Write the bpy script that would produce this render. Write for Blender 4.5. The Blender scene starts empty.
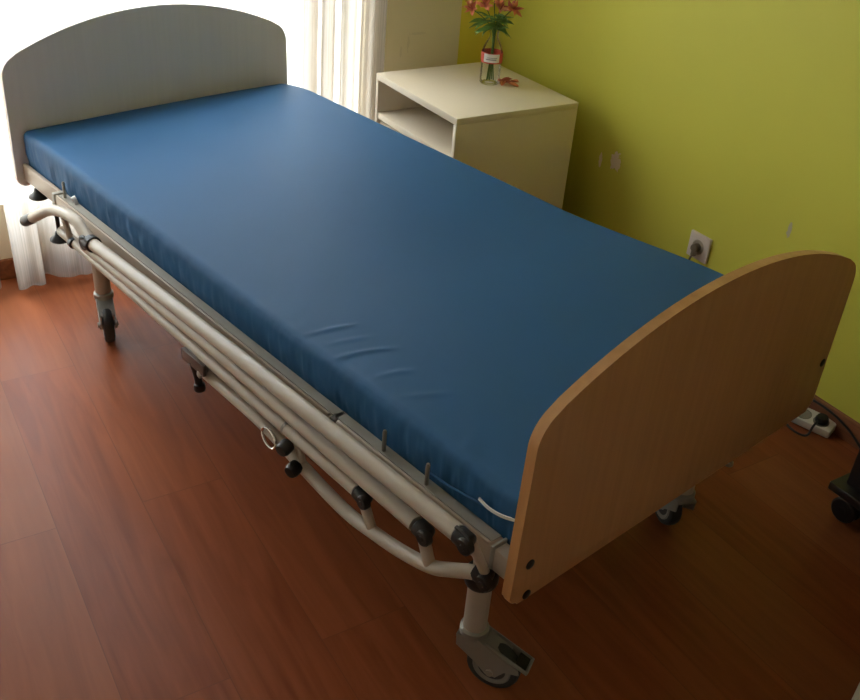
import bpy, bmesh, math, random
from mathutils import Vector, Matrix, noise
random.seed(7)
PI = math.pi
SC = bpy.context.scene
COL = SC.collection

# ------------------------------------------------------------------ frames
TH = -0.1749                                    # the room is turned ten degrees against the bed
CORNER = Vector((0.131, 1.854, 0.0))            # room corner: window wall meets green wall
ROOM = Matrix.Translation(CORNER) @ Matrix.Rotation(TH, 4, 'Z')
IDENT = Matrix.Identity(4)

# ------------------------------------------------------------------ materials
def new_mat(name):
    m = bpy.data.materials.new(name); m.use_nodes = True
    nt = m.node_tree
    return m, nt, nt.nodes['Principled BSDF']

def N(nt, kind, **kw):
    n = nt.nodes.new(kind)
    for k, v in kw.items():
        if hasattr(n, k) and not isinstance(v, (list,)) and k not in ('Scale',):
            setattr(n, k, v)
    return n

def simple(name, col, rough=0.5, metal=0.0, var=0.06, scale=30.0, bump=0.0, bscale=200.0, spec=0.5, coat=0.0):
    m, nt, b = new_mat(name)
    tc = nt.nodes.new('ShaderNodeTexCoord')
    nz = nt.nodes.new('ShaderNodeTexNoise'); nz.inputs['Scale'].default_value = scale
    nz.inputs['Detail'].default_value = 4
    nt.links.new(tc.outputs['Object'], nz.inputs['Vector'])
    mx = nt.nodes.new('ShaderNodeMix'); mx.data_type = 'RGBA'
    mx.inputs['A'].default_value = (*[c*(1-var) for c in col], 1)
    mx.inputs['B'].default_value = (*[min(1, c*(1+var)) for c in col], 1)
    nt.links.new(nz.outputs['Fac'], mx.inputs['Factor'])
    nt.links.new(mx.outputs['Result'], b.inputs['Base Color'])
    b.inputs['Roughness'].default_value = rough
    b.inputs['Metallic'].default_value = metal
    b.inputs['Specular IOR Level'].default_value = spec
    b.inputs['Coat Weight'].default_value = coat
    if bump:
        n2 = nt.nodes.new('ShaderNodeTexNoise'); n2.inputs['Scale'].default_value = bscale
        nt.links.new(tc.outputs['Object'], n2.inputs['Vector'])
        bp = nt.nodes.new('ShaderNodeBump'); bp.inputs['Strength'].default_value = bump
        bp.inputs['Distance'].default_value = 0.002
        nt.links.new(n2.outputs['Fac'], bp.inputs['Height'])
        nt.links.new(bp.outputs['Normal'], b.inputs['Normal'])
    return m

def wood(name, c1, c2, axis_scale=(40, 40, 3), rough=0.4, spec=0.5):
    """fine-grained wood laminate; the grain runs along the axis with the small scale"""
    m, nt, b = new_mat(name)
    tc = nt.nodes.new('ShaderNodeTexCoord')
    mp = nt.nodes.new('ShaderNodeMapping'); mp.inputs['Scale'].default_value = axis_scale
    nt.links.new(tc.outputs['Object'], mp.inputs['Vector'])
    nz = nt.nodes.new('ShaderNodeTexNoise'); nz.inputs['Scale'].default_value = 1.0
    nz.inputs['Detail'].default_value = 6; nz.inputs['Distortion'].default_value = 0.6
    nt.links.new(mp.outputs['Vector'], nz.inputs['Vector'])
    rp = nt.nodes.new('ShaderNodeValToRGB')
    rp.color_ramp.elements[0].position = 0.32; rp.color_ramp.elements[0].color = (*c1, 1)
    rp.color_ramp.elements[1].position = 0.68; rp.color_ramp.elements[1].color = (*c2, 1)
    nt.links.new(nz.outputs['Fac'], rp.inputs['Fac'])
    nt.links.new(rp.outputs['Color'], b.inputs['Base Color'])
    b.inputs['Roughness'].default_value = rough
    b.inputs['Specular IOR Level'].default_value = spec
    return m

def floor_mat():
    m, nt, b = new_mat('laminate_floor')
    L = nt.links.new
    tc = nt.nodes.new('ShaderNodeTexCoord')
    mp = nt.nodes.new('ShaderNodeMapping')
    mp.inputs['Location'].default_value = (-0.619, 1.838, 0)
    L(tc.outputs['Object'], mp.inputs['Vector'])
    br = nt.nodes.new('ShaderNodeTexBrick')
    br.offset = 0.467; br.offset_frequency = 2; br.squash = 1
    br.inputs['Scale'].default_value = 1.0
    br.inputs['Brick Width'].default_value = 1.24
    br.inputs['Row Height'].default_value = 0.2
    br.inputs['Mortar Size'].default_value = 0.0012
    br.inputs['Mortar Smooth'].default_value = 0.6
    br.inputs['Color1'].default_value = (0, 0, 0, 1)
    br.inputs['Color2'].default_value = (1, 1, 1, 1)
    br.inputs['Mortar'].default_value = (0.3, 0.3, 0.3, 1)
    L(mp.outputs['Vector'], br.inputs['Vector'])
    # grain: stretched along the boards, different on every board
    mg = nt.nodes.new('ShaderNodeMapping'); mg.inputs['Scale'].default_value = (2.2, 26, 1)
    L(tc.outputs['Object'], mg.inputs['Vector'])
    add = nt.nodes.new('ShaderNodeVectorMath'); add.operation = 'ADD'
    L(mg.outputs['Vector'], add.inputs[0]); 
    sc = nt.nodes.new('ShaderNodeVectorMath'); sc.operation = 'SCALE'; sc.inputs['Scale'].default_value = 37.0
    L(br.outputs['Color'], sc.inputs[0]); L(sc.outputs['Vector'], add.inputs[1])
    nz = nt.nodes.new('ShaderNodeTexNoise'); nz.inputs['Scale'].default_value = 1.0
    nz.inputs['Detail'].default_value = 7; nz.inputs['Distortion'].default_value = 1.2
    L(add.outputs['Vector'], nz.inputs['Vector'])
    rp = nt.nodes.new('ShaderNodeValToRGB')
    e = rp.color_ramp.elements
    e[0].position = 0.25; e[0].color = (0.175, 0.038, 0.0110, 1)
    e[1].position = 0.75; e[1].color = (0.275, 0.074, 0.0240, 1)
    L(nz.outputs['Fac'], rp.inputs['Fac'])
    tone = nt.nodes.new('ShaderNodeMix'); tone.data_type = 'RGBA'; tone.blend_type = 'MIX'
    tone.inputs['B'].default_value = (0.32, 0.115, 0.044, 1)
    tm = nt.nodes.new('ShaderNodeMath'); tm.operation = 'MULTIPLY'; tm.inputs[1].default_value = 0.40
    L(br.outputs['Color'], tm.inputs[0]); L(tm.outputs[0], tone.inputs['Factor'])
    L(rp.outputs['Color'], tone.inputs['A'])
    seam = nt.nodes.new('ShaderNodeMix'); seam.data_type = 'RGBA'
    seam.inputs['B'].default_value = (0.10, 0.030, 0.012, 1)
    sm = nt.nodes.new('ShaderNodeMath'); sm.operation = 'MULTIPLY'; sm.inputs[1].default_value = 0.55
    L(br.outputs['Fac'], sm.inputs[0]); L(sm.outputs[0], seam.inputs['Factor'])
    L(tone.outputs['Result'], seam.inputs['A'])
    L(seam.outputs['Result'], b.inputs['Base Color'])
    b.inputs['Roughness'].default_value = 0.38
    b.inputs['Specular IOR Level'].default_value = 0.16
    bp = nt.nodes.new('ShaderNodeBump'); bp.inputs['Strength'].default_value = 0.12; bp.inputs['Distance'].default_value = 0.002
    L(nz.outputs['Fac'], bp.inputs['Height']); L(bp.outputs['Normal'], b.inputs['Normal'])
    return m

def wall_paint(name, col, spots=(), strip=None):
    """matt paint in room coordinates. spots: (x, z, rx, rz, colour) chipped patches; strip: (x or y, colour)"""
    m, nt, b = new_mat(name)
    L = nt.links.new
    tc = nt.nodes.new('ShaderNodeTexCoord')
    sp = nt.nodes.new('ShaderNodeSeparateXYZ'); L(tc.outputs['Object'], sp.inputs[0])
    nz = nt.nodes.new('ShaderNodeTexNoise'); nz.inputs['Scale'].default_value = 3.0; nz.inputs['Detail'].default_value = 5
    L(tc.outputs['Object'], nz.inputs['Vector'])
    mx = nt.nodes.new('ShaderNodeMix'); mx.data_type = 'RGBA'
    mx.inputs['A'].default_value = (*[c*0.96 for c in col], 1)
    mx.inputs['B'].default_value = (*[c*1.04 for c in col], 1)
    L(nz.outputs['Fac'], mx.inputs['Factor'])
    cur = mx.outputs['Result']
    def math_(op, a, bb):
        n = nt.nodes.new('ShaderNodeMath'); n.operation = op
        for i, v in enumerate((a, bb)):
            if isinstance(v, (int, float)): n.inputs[i].default_value = v
            elif v is not None: L(v, n.inputs[i])
        return n.outputs[0]
    if strip:
        f = math_('GREATER_THAN', sp.outputs['Y'], strip[0])
        k = nt.nodes.new('ShaderNodeMix'); k.data_type = 'RGBA'; L(f, k.inputs['Factor'])
        L(cur, k.inputs['A']); k.inputs['B'].default_value = (*strip[1], 1)
        cur = k.outputs['Result']
    n3 = nt.nodes.new('ShaderNodeTexNoise'); n3.inputs['Scale'].default_value = 60.0; n3.inputs['Detail'].default_value = 3
    L(tc.outputs['Object'], n3.inputs['Vector'])
    for (ax, px, pz, rx, rz, c, amt) in spots:
        dx = math_('DIVIDE', math_('SUBTRACT', sp.outputs[ax], px), rx)
        dz = math_('DIVIDE', math_('SUBTRACT', sp.outputs['Z'], pz), rz)
        d = math_('ADD', math_('MULTIPLY', dx, dx), math_('MULTIPLY', dz, dz))
        d = math_('ADD', d, math_('MULTIPLY', math_('SUBTRACT', n3.outputs['Fac'], 0.5), 3.2))
        f = math_('MULTIPLY', math_('LESS_THAN', d, 0.75), amt)
        k = nt.nodes.new('ShaderNodeMix'); k.data_type = 'RGBA'; L(f, k.inputs['Factor'])
        L(cur, k.inputs['A']); k.inputs['B'].default_value = (*c, 1)
        cur = k.outputs['Result']
    L(cur, b.inputs['Base Color'])
    b.inputs['Roughness'].default_value = 0.55
    b.inputs['Specular IOR Level'].default_value = 0.35
    n2 = nt.nodes.new('ShaderNodeTexNoise'); n2.inputs['Scale'].default_value = 90
    L(tc.outputs['Object'], n2.inputs['Vector'])
    bp = nt.nodes.new('ShaderNodeBump'); bp.inputs['Strength'].default_value = 0.15; bp.inputs['Distance'].default_value = 0.002
    L(n2.outputs['Fac'], bp.inputs['Height']); L(bp.outputs['Normal'], b.inputs['Normal'])
    return m

def sheer_mat():
    m = bpy.data.materials.new('sheer_curtain_cloth'); m.use_nodes = True
    nt = m.node_tree; nt.nodes.clear(); L = nt.links.new
    out = nt.nodes.new('ShaderNodeOutputMaterial')
    tc = nt.nodes.new('ShaderNodeTexCoord')
    mp = nt.nodes.new('ShaderNodeMapping'); mp.inputs['Scale'].default_value = (1, 220, 2)
    L(tc.outputs['Object'], mp.inputs['Vector'])
    nz = nt.nodes.new('ShaderNodeTexNoise'); nz.inputs['Scale'].default_value = 1.0; nz.inputs['Detail'].default_value = 3
    L(mp.outputs['Vector'], nz.inputs['Vector'])
    tr = nt.nodes.new('ShaderNodeBsdfTransparent'); tr.inputs['Color'].default_value = (1, 0.99, 0.97, 1)
    tl = nt.nodes.new('ShaderNodeBsdfTranslucent'); tl.inputs['Color'].default_value = (0.58, 0.54, 0.49, 1)
    df = nt.nodes.new('ShaderNodeBsdfDiffuse'); df.inputs['Color'].default_value = (0.84, 0.74, 0.61, 1)
    m1 = nt.nodes.new('ShaderNodeMixShader'); m1.inputs[0].default_value = 0.25
    L(tl.outputs[0], m1.inputs[1]); L(df.outputs[0], m1.inputs[2])
    m2 = nt.nodes.new('ShaderNodeMixShader')
    rg = nt.nodes.new('ShaderNodeMapRange'); rg.inputs['From Min'].default_value = 0.3; rg.inputs['From Max'].default_value = 0.7
    rg.inputs['To Min'].default_value = 0.40; rg.inputs['To Max'].default_value = 0.58
    L(nz.outputs['Fac'], rg.inputs['Value']); L(rg.outputs[0], m2.inputs[0])
    L(tr.outputs[0], m2.inputs[1]); L(m1.outputs[0], m2.inputs[2])
    L(m2.outputs[0], out.inputs['Surface'])
    return m

def pane_mat():
    m = bpy.data.materials.new('window_pane_glass'); m.use_nodes = True
    nt = m.node_tree; nt.nodes.clear(); L = nt.links.new
    out = nt.nodes.new('ShaderNodeOutputMaterial')
    tr = nt.nodes.new('ShaderNodeBsdfTransparent'); tr.inputs['Color'].default_value = (0.96, 0.98, 0.97, 1)
    gl = nt.nodes.new('ShaderNodeBsdfGlossy'); gl.inputs['Roughness'].default_value = 0.02
    mx = nt.nodes.new('ShaderNodeMixShader'); mx.inputs[0].default_value = 0.04
    L(tr.outputs[0], mx.inputs[1]); L(gl.outputs[0], mx.inputs[2]); L(mx.outputs[0], out.inputs['Surface'])
    return m

def bottle_glass():
    m = bpy.data.materials.new('clear_bottle_glass'); m.use_nodes = True
    nt = m.node_tree; nt.nodes.clear(); L = nt.links.new
    out = nt.nodes.new('ShaderNodeOutputMaterial')
    tr = nt.nodes.new('ShaderNodeBsdfTransparent'); tr.inputs['Color'].default_value = (0.985, 0.992, 0.98, 1)
    gl = nt.nodes.new('ShaderNodeBsdfGlossy'); gl.inputs['Roughness'].default_value = 0.05
    lw = nt.nodes.new('ShaderNodeLayerWeight'); lw.inputs['Blend'].default_value = 0.12
    mm = nt.nodes.new('ShaderNodeMath'); mm.operation = 'MULTIPLY'; mm.inputs[1].default_value = 0.70; L(lw.outputs['Fresnel'], mm.inputs[0])
    mx = nt.nodes.new('ShaderNodeMixShader'); L(mm.outputs[0], mx.inputs[0])
    L(tr.outputs[0], mx.inputs[1]); L(gl.outputs[0], mx.inputs[2]); L(mx.outputs[0], out.inputs['Surface'])
    return m

def mattress_mat():
    m, nt, b = new_mat('blue_vinyl_cover'); L = nt.links.new
    tc = nt.nodes.new('ShaderNodeTexCoord')
    nz = nt.nodes.new('ShaderNodeTexNoise'); nz.inputs['Scale'].default_value = 4.0; nz.inputs['Detail'].default_value = 5
    L(tc.outputs['Object'], nz.inputs['Vector'])
    mx = nt.nodes.new('ShaderNodeMix'); mx.data_type = 'RGBA'
    mx.inputs['A'].default_value = (0.026, 0.094, 0.208, 1); mx.inputs['B'].default_value = (0.029, 0.106, 0.232, 1)
    L(nz.outputs['Fac'], mx.inputs['Factor']); L(mx.outputs['Result'], b.inputs['Base Color'])
    b.inputs['Roughness'].default_value = 0.55
    b.inputs['Specular IOR Level'].default_value = 0.14
    b.inputs['Sheen Weight'].default_value = 0.0
    n2 = nt.nodes.new('ShaderNodeTexNoise'); n2.inputs['Scale'].default_value = 900
    L(tc.outputs['Object'], n2.inputs['Vector'])
    bp = nt.nodes.new('ShaderNodeBump'); bp.inputs['Strength'].default_value = 0.08; bp.inputs['Distance'].default_value = 0.001
    L(n2.outputs['Fac'], bp.inputs['Height']); L(bp.outputs['Normal'], b.inputs['Normal'])
    return m

M = {}
M['floor'] = floor_mat()
GREEN = (0.60, 0.575, 0.075)
M['green_wall'] = wall_paint('lime_green_paint', GREEN, spots=(
    ('X', 0.700, 0.405, 0.010, 0.030, (0.78, 0.66, 0.52), 0.95),
    ('X', 0.775, 0.425, 0.030, 0.036, (0.78, 0.66, 0.52), 0.95),
    ('X', 1.520, 0.490, 0.008, 0.026, (0.45, 0.42, 0.36), 0.8)))
M['window_wall'] = wall_paint('cream_wall_paint', (0.84, 0.75, 0.56), strip=(-0.175, (0.84, 0.72, 0.08)), spots=(
    ('Y', -0.40, 0.66, 0.006, 0.034, (0.50, 0.43, 0.33), 0.22),
    ('Y', -0.36, 0.695, 0.05, 0.005, (0.50, 0.43, 0.33), 0.2),
    ('Y', -0.43, 0.63, 0.005, 0.022, (0.50, 0.43, 0.33), 0.22)))
M['cream_wall'] = wall_paint('pale_wall_paint', (0.84, 0.80, 0.72))
M['ceiling'] = simple('white_ceiling_paint', (0.78, 0.76, 0.70), 0.8, var=0.02)
M['skirting'] = wood('reddish_skirting_wood', (0.20, 0.066, 0.026), (0.31, 0.115, 0.045), (3, 60, 60), 0.4)
M['white_frame'] = simple('white_window_frame_plastic', (0.80, 0.80, 0.78), 0.35)
M['pane'] = pane_mat()
M['sheer'] = sheer_mat()
M['glare_beech'] = wood('glare_tinted_beech_laminate', (0.70, 0.69, 0.71), (0.73, 0.72, 0.74), (70, 70, 2.2), 0.45)  # headboard beech with the window glare over it put into its colour
M['glare_edge'] = wood('glare_tinted_edge_band', (0.66, 0.58, 0.50), (0.72, 0.64, 0.55), (30, 30, 3), 0.4)  # headboard edge band, whitened by the same painted-in glare
M['beech'] = wood('beech_laminate', (0.44, 0.215, 0.092), (0.50, 0.250, 0.110), (70, 70, 2.2), 0.42)
M['beech_edge'] = wood('beech_edge_band', (0.50, 0.255, 0.095), (0.60, 0.320, 0.130), (30, 30, 3), 0.35)
M['enamel'] = simple('cream_enamelled_steel', (0.44, 0.38, 0.305), 0.36, var=0.04)
M['enamel_warm'] = simple('warm_cream_steel', (0.44, 0.35, 0.27), 0.38, var=0.04)
M['rail_grey'] = simple('grey_painted_steel', (0.34, 0.32, 0.27), 0.42, var=0.05)
M['black'] = simple('black_plastic', (0.010, 0.010, 0.010), 0.42, var=0.1)
M['rubber'] = simple('grey_black_rubber', (0.035, 0.036, 0.038), 0.6, var=0.1)
M['brown_metal'] = simple('brown_bracket_metal', (0.12, 0.095, 0.08), 0.4, 0.4)
M['sleeve'] = simple('dark_brown_sleeve_plastic', (0.045, 0.032, 0.026), 0.5)
M['zinc'] = simple('zinc_plated_steel', (0.30, 0.285, 0.25), 0.42, 0.45)
M['chrome'] = simple('bright_steel', (0.75, 0.73, 0.70), 0.2, 1.0)
M['grey_plastic'] = simple('grey_caster_plastic', (0.23, 0.225, 0.20), 0.5)
M['vinyl'] = mattress_mat()
M['white_strap'] = simple('white_strap_cloth', (0.80, 0.79, 0.76), 0.7)
M['stand_white'] = simple('off_white_laminate', (0.82, 0.72, 0.56), 0.38, var=0.02, scale=8)
M['glass'] = bottle_glass()
M['label_red'] = simple('red_label_paper', (0.55, 0.07, 0.045), 0.6)
M['label_white'] = simple('white_label_paper', (0.75, 0.73, 0.70), 0.6)
M['label_ink'] = simple('grey_label_ink', (0.25, 0.24, 0.25), 0.6)
M['stem'] = simple('green_stem', (0.10, 0.20, 0.04), 0.5, var=0.2)
M['leaf'] = simple('green_leaf', (0.15, 0.29, 0.06), 0.45, var=0.25, scale=60)
M['petal'] = simple('salmon_pink_petal', (0.74, 0.25, 0.12), 0.5, var=0.25, scale=80)
M['petal_pale'] = simple('pale_pink_petal', (0.78, 0.36, 0.19), 0.5, var=0.2, scale=80)
M['petal_red'] = simple('withered_red_petal', (0.50, 0.11, 0.085), 0.5, var=0.25, scale=80)
M['outlet'] = simple('white_outlet_plastic', (0.70, 0.62, 0.55), 0.35, var=0.03)
M['outlet_in'] = simple('beige_socket_plastic', (0.42, 0.36, 0.28), 0.45)
M['strip_socket'] = simple('dim_grey_socket_plastic', (0.22, 0.20, 0.15), 0.5)
M['plug_brown'] = simple('brown_grey_plug_plastic', (0.17, 0.13, 0.085), 0.5)
M['strip_white'] = simple('white_power_strip_plastic', (0.74, 0.70, 0.62), 0.4, var=0.03)
M['dark_wood'] = simple('black_lacquered_wood', (0.010, 0.008, 0.008), 0.35, var=0.2)
M['cream_unit'] = simple('cream_cabinet_laminate', (0.72, 0.68, 0.56), 0.45, var=0.02)

# ------------------------------------------------------------------ mesh helpers (world coordinates in, local out)
BASE = {}                                        # object name -> inverse of its frame
def new_bm(): return bmesh.new()

def add_box(bm, x0, x1, y0, y1, z0, z1, bevel=0.0, seg=2, mat=None):
    r = bmesh.ops.create_cube(bm, size=1.0)
    vs = r['verts']
    for v in vs:
        v.co = Vector((x0 + (v.co.x + .5)*(x1-x0), y0 + (v.co.y + .5)*(y1-y0), z0 + (v.co.z + .5)*(z1-z0)))
    if bevel:
        es = list({e for v in vs for e in v.link_edges})
        rr = bmesh.ops.bevel(bm, geom=es, offset=bevel, segments=seg, profile=0.5, affect='EDGES', clamp_overlap=True)
        vs = list({v for f in rr['faces'] for v in f.verts} | {v for v in vs if v.is_valid})
    if mat is not None:
        bmesh.ops.transform(bm, matrix=mat, verts=vs)
    return vs

def smooth_path(pts, n=8):
    """Catmull-Rom through pts"""
    P = [Vector(p) for p in pts]
    if len(P) < 3: return P
    out = []
    for i in range(len(P)-1):
        p0 = P[i-1] if i else P[0]*2-P[1]
        p1, p2 = P[i], P[i+1]
        p3 = P[i+2] if i+2 < len(P) else P[-1]*2-P[-2]
        for k in range(n):
            t = k/n
            out.append(0.5*((2*p1)+(-p0+p2)*t+(2*p0-5*p1+4*p2-p3)*t*t+(-p0+3*p1-3*p2+p3)*t**3))
    out.append(P[-1]); return out

def add_tube(bm, pts, rad, seg=16, caps=True, smooth=0):
    P = smooth_path(pts, smooth) if smooth else [Vector(p) for p in pts]
    R = rad if isinstance(rad, (list, tuple)) else [rad]*len(P)
    if len(R) != len(P):
        R = [R[0] + (R[-1]-R[0])*i/(len(P)-1) for i in range(len(P))]
    rings = []
    t0 = (P[1]-P[0]).normalized()
    up = Vector((0, 0, 1)) if abs(t0.z) < .9 else Vector((1, 0, 0))
    n = (up - t0*up.dot(t0)).normalized()
    for i, p in enumerate(P):
        t = ((P[i+1]-p) if i == 0 else (p-P[i-1]) if i == len(P)-1 else (P[i+1]-P[i-1])).normalized()
        n = (n - t*n.dot(t)).normalized(); b = t.cross(n)
        rings.append([bm.verts.new(p + (n*math.cos(2*PI*k/seg) + b*math.sin(2*PI*k/seg))*R[i]) for k in range(seg)])
    for a, c in zip(rings, rings[1:]):
        for k in range(seg):
            bm.faces.new((a[k], a[(k+1) % seg], c[(k+1) % seg], c[k]))
    if caps:
        bm.faces.new(rings[0][::-1]); bm.faces.new(rings[-1])
    return rings

def add_lathe(bm, prof, mat=IDENT, seg=24, closed=True):
    """prof: (r, z) list; revolved around local z, then transformed"""
    rings = []
    for r, z in prof:
        rings.append([bm.verts.new(mat @ Vector((r*math.cos(2*PI*k/seg), r*math.sin(2*PI*k/seg), z))) for k in range(seg)])
    for a, c in zip(rings, rings[1:]):
        for k in range(seg):
            bm.faces.new((a[k], a[(k+1) % seg], c[(k+1) % seg], c[k]))
    if closed:
        bm.faces.new(rings[0][::-1]); bm.faces.new(rings[-1])

def add_prism(bm, outline, mat, t0, t1, bevel=0.0):
    """outline in local (x, y), extruded along local z from t0 to t1"""
    lo = [bm.verts.new(mat @ Vector((x, y, t0))) for x, y in outline]
    hi = [bm.verts.new(mat @ Vector((x, y, t1))) for x, y in outline]
    n = len(outline)
    f0 = bm.faces.new(lo[::-1]); f1 = bm.faces.new(hi)
    for k in range(n): bm.faces.new((lo[k], lo[(k+1) % n], hi[(k+1) % n], hi[k]))
    if bevel:
        es = list(f0.edges) + list(f1.edges)
        bmesh.ops.bevel(bm, geom=es, offset=bevel, segments=3, profile=0.5, affect='EDGES', clamp_overlap=True)

def axis(p, d):
    """matrix placing local z along d at p"""
    return Matrix.Translation(Vector(p)) @ Vector(d).to_track_quat('Z', 'Y').to_matrix().to_4x4()

def finish(bm, name, mat, parent=None, frame=None, smooth=True):
    """link a bmesh given in world (or room) coordinates as one object"""
    if parent is not None:
        inv = BASE[parent]
    elif frame is not None:
        inv = frame.inverted()
    else:
        inv = IDENT
    bmesh.ops.recalc_face_normals(bm, faces=bm.faces)
    bm.transform(inv)
    me = bpy.data.meshes.new(name); bm.to_mesh(me); bm.free()
    me.materials.append(mat)
    if smooth:
        me.polygons.foreach_set('use_smooth', [True]*len(me.polygons))
        me.set_sharp_from_angle(angle=math.radians(38))
    o = bpy.data.objects.new(name, me); COL.objects.link(o)
    if parent is not None:
        o.parent = parent; BASE[o] = inv
    else:
        o.matrix_world = frame if frame is not None else IDENT
        BASE[o] = inv
    return o

def tag(o, label, cat, group=None, kind=None):
    o['label'] = label; o['category'] = cat
    if group: o['group'] = group
    if kind: o['kind'] = kind
    return o

def thing(name, loc, label, cat, rotz=0.0, group=None):
    o = bpy.data.objects.new(name, None); COL.objects.link(o)
    o.empty_display_size = 0.1
    fr = Matrix.Translation(Vector(loc)) @ Matrix.Rotation(rotz, 4, 'Z')
    o.matrix_world = fr; BASE[o] = fr.inverted()
    return tag(o, label, cat, group)

def R(r, s, z=0.0): return ROOM @ Vector((r, s, z))

# ------------------------------------------------------------------ the room
RX, SY, H = 4.3, -3.45, 2.6                      # room length, far side, ceiling height
WIN = (-3.15, -0.555, 0.26, 2.32)                 # window opening in the window wall: s0, s1, z0, z1
def room_obj(name, mat, boxes, kind='structure', smooth=False, bevel=0.0):
    bm = new_bm()
    for b in boxes: add_box(bm, *b, bevel=bevel)
    me_frame = ROOM
    bmesh.ops.recalc_face_normals(bm, faces=bm.faces)
    me = bpy.data.meshes.new(name); bm.to_mesh(me); bm.free(); me.materials.append(mat)
    o = bpy.data.objects.new(name, me); COL.objects.link(o); o.matrix_world = me_frame
    BASE[o] = ROOM.inverted()
    if kind: o['kind'] = kind
    return o

room_obj('floor', M['floor'], [(-0.2, RX+0.15, SY-0.15, 0.15, -0.08, 0.0)])
room_obj('ceiling', M['ceiling'], [(-0.2, RX+0.15, SY-0.15, 0.15, H, H+0.08)])
room_obj('wall_window', M['window_wall'], [
    (-0.2, 0, SY-0.15, WIN[0], 0, H), (-0.2, 0, WIN[1], 0.0, 0, H),
    (-0.2, 0, WIN[0], WIN[1], 0, WIN[2]), (-0.2, 0, WIN[0], WIN[1], WIN[3], H)])
room_obj('wall_green', M['green_wall'], [(-0.2, RX+0.15, 0.0, 0.15, 0, H)])
room_obj('wall_left', M['cream_wall'], [(0.0, RX+0.15, SY-0.15, SY, 0, H)])
room_obj('wall_back', M['cream_wall'], [(RX, RX+0.15, SY, 0.0, 0, H)])
room_obj('baseboard_green', M['skirting'], [(0.014, RX, -0.014, 0.0, 0.0, 0.07)], bevel=0.003)
room_obj('baseboard_window', M['skirting'], [(0.0, 0.014, SY, 0.0, 0.0, 0.07)], bevel=0.003)
room_obj('baseboard_left', M['skirting'], [(0.014, RX, SY, SY+0.014, 0.0, 0.07)], bevel=0.003)
room_obj('baseboard_back', M['skirting'], [(RX-0.014, RX, SY+0.014, -0.014, 0.0, 0.07)], bevel=0.003)
# window: outer frame, mullion, sash bars, panes
s0, s1, z0, z1 = WIN
win = room_obj('window_1', M['white_frame'], [
    (-0.17, -0.11, s0, s1, z0, z0+0.06), (-0.17, -0.11, s0, s1, z1-0.06, z1),
    (-0.17, -0.11, s0, s0+0.06, z0+.06, z1-.06), (-0.17, -0.11, s1-0.06, s1, z0+.06, z1-.06),
    (-0.17, -0.11, -2.44, -2.36, z0+.06, z1-.06)])
for a, b in ((s0+0.06, -2.44), (-2.36, s1-0.06)):
    bm = new_bm(); add_box(bm, -0.143, -0.137, a, b, z0+0.06, z1-0.06); bm.transform(ROOM)
    finish(bm, 'pane', M['pane'], win)

# ------------------------------------------------------------------ curtain
def lerp(a, b, t): return a+(b-a)*t
def interp(tab, x):
    if x <= tab[0][0]: return tab[0][1]
    for (a, va), (b, vb) in zip(tab, tab[1:]):
        if x <= b:
            t = (x-a)/(b-a); t = t*t*(3-2*t); return lerp(va, vb, t)
    return tab[-1][1]
bm = new_bm()
path = []                                         # (s, r at the hem)
for i in range(14):                               # the turned-back leading fold
    t = i/13
    path.append((-1.890+0.085*t, 0.122 - 0.010*t + 0.008*math.sin(t*9)))
for i in range(6):
    t = (i+1)/6
    path.append((-1.805+0.005*math.sin(PI*t), lerp(0.112, 0.045, t)))
rl = [(-1.80, 0.045), (-1.72, 0.10), (-1.62, 0.11), (-1.45, 0.06), (-1.2, 0.05), (-0.98, -0.03), (-0.86, -0.035), (-0.74, 0.028), (-0.52, 0.032)]
ns = 420
for i in range(ns):
    s = lerp(-1.80, -0.52, (i+1)/ns)
    k = min(1, max(0, (s+1.70)/0.1))
    fold = (0.012*math.sin(s*61+math.sin(s*17)*1.6) + 0.007*math.sin(s*139+1.0))*(0.35+0.65*k)
    g = min(1, max(0, (s+0.86)/0.06))             # gathered folds at the right-hand edge overlap one another
    ph = 2*PI*(s+0.86)/0.062 + 1.3*math.sin(s*23)
    path.append((s + g*0.017*math.sin(2*ph), interp(rl, s)+fold*(1-0.6*g)+g*0.021*math.cos(ph)))
zs = [0.012, 0.03, 0.05, 0.12, 0.2, 0.28, 0.34, 0.42, 0.6, 0.9, 1.2, 1.6, 2.0, 2.3, 2.44]
grid = []
for z in zs:
    row = []
    for (s, r) in path:
        if -1.05 < s < -0.78:                     # behind the headboard the cloth is pushed into the window recess
            rr = max(r, 0.018+0.3*(r-interp(rl, s))) if z < 0.33 else r
        else:
            rr = r
        rr = max(rr, 0.017) if z < 0.1 else rr
        w = min(1, max(0, (z-0.7)/1.6))
        top = 0.085 + (r-interp(rl, max(s, -1.8)))*1.0
        rr = lerp(rr, top, w) if s > -1.8 else lerp(r, 0.10, w)
        row.append(bm.verts.new(R(rr, s, z)))
    grid.append(row)
for a, b in zip(grid, grid[1:]):
    for k in range(len(path)-1):
        bm.faces.new((a[k], a[k+1], b[k+1], b[k]))
cur = finish(bm, 'sheer_curtain', M['sheer'], frame=ROOM)
tag(cur, 'long white sheer curtain hanging over the bright window behind the headboard', 'curtain')
md = cur.modifiers.new('cloth', 'SOLIDIFY'); md.thickness = 0.0012
bm = new_bm()
g2 = [[bm.verts.new(R(0.085+0.016*math.sin(s_*57)+0.008*math.sin(s_*131), s_, z)) for s_ in [lerp(-3.2, -1.935, i/120) for i in range(121)]] for z in (0.012, 0.3, 0.9, 1.6, 2.44)]
for a, b in zip(g2, g2[1:]):
    for k in range(120): bm.faces.new((a[k], a[k+1], b[k+1], b[k]))
c2 = finish(bm, 'sheer_curtain', M['sheer'], frame=ROOM)  # panel added out of view to keep direct sun off the visible floor
tag(c2, 'added white sheer panel, out of view, keeping sun off the floor at the left half of the window', 'curtain')
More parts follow.
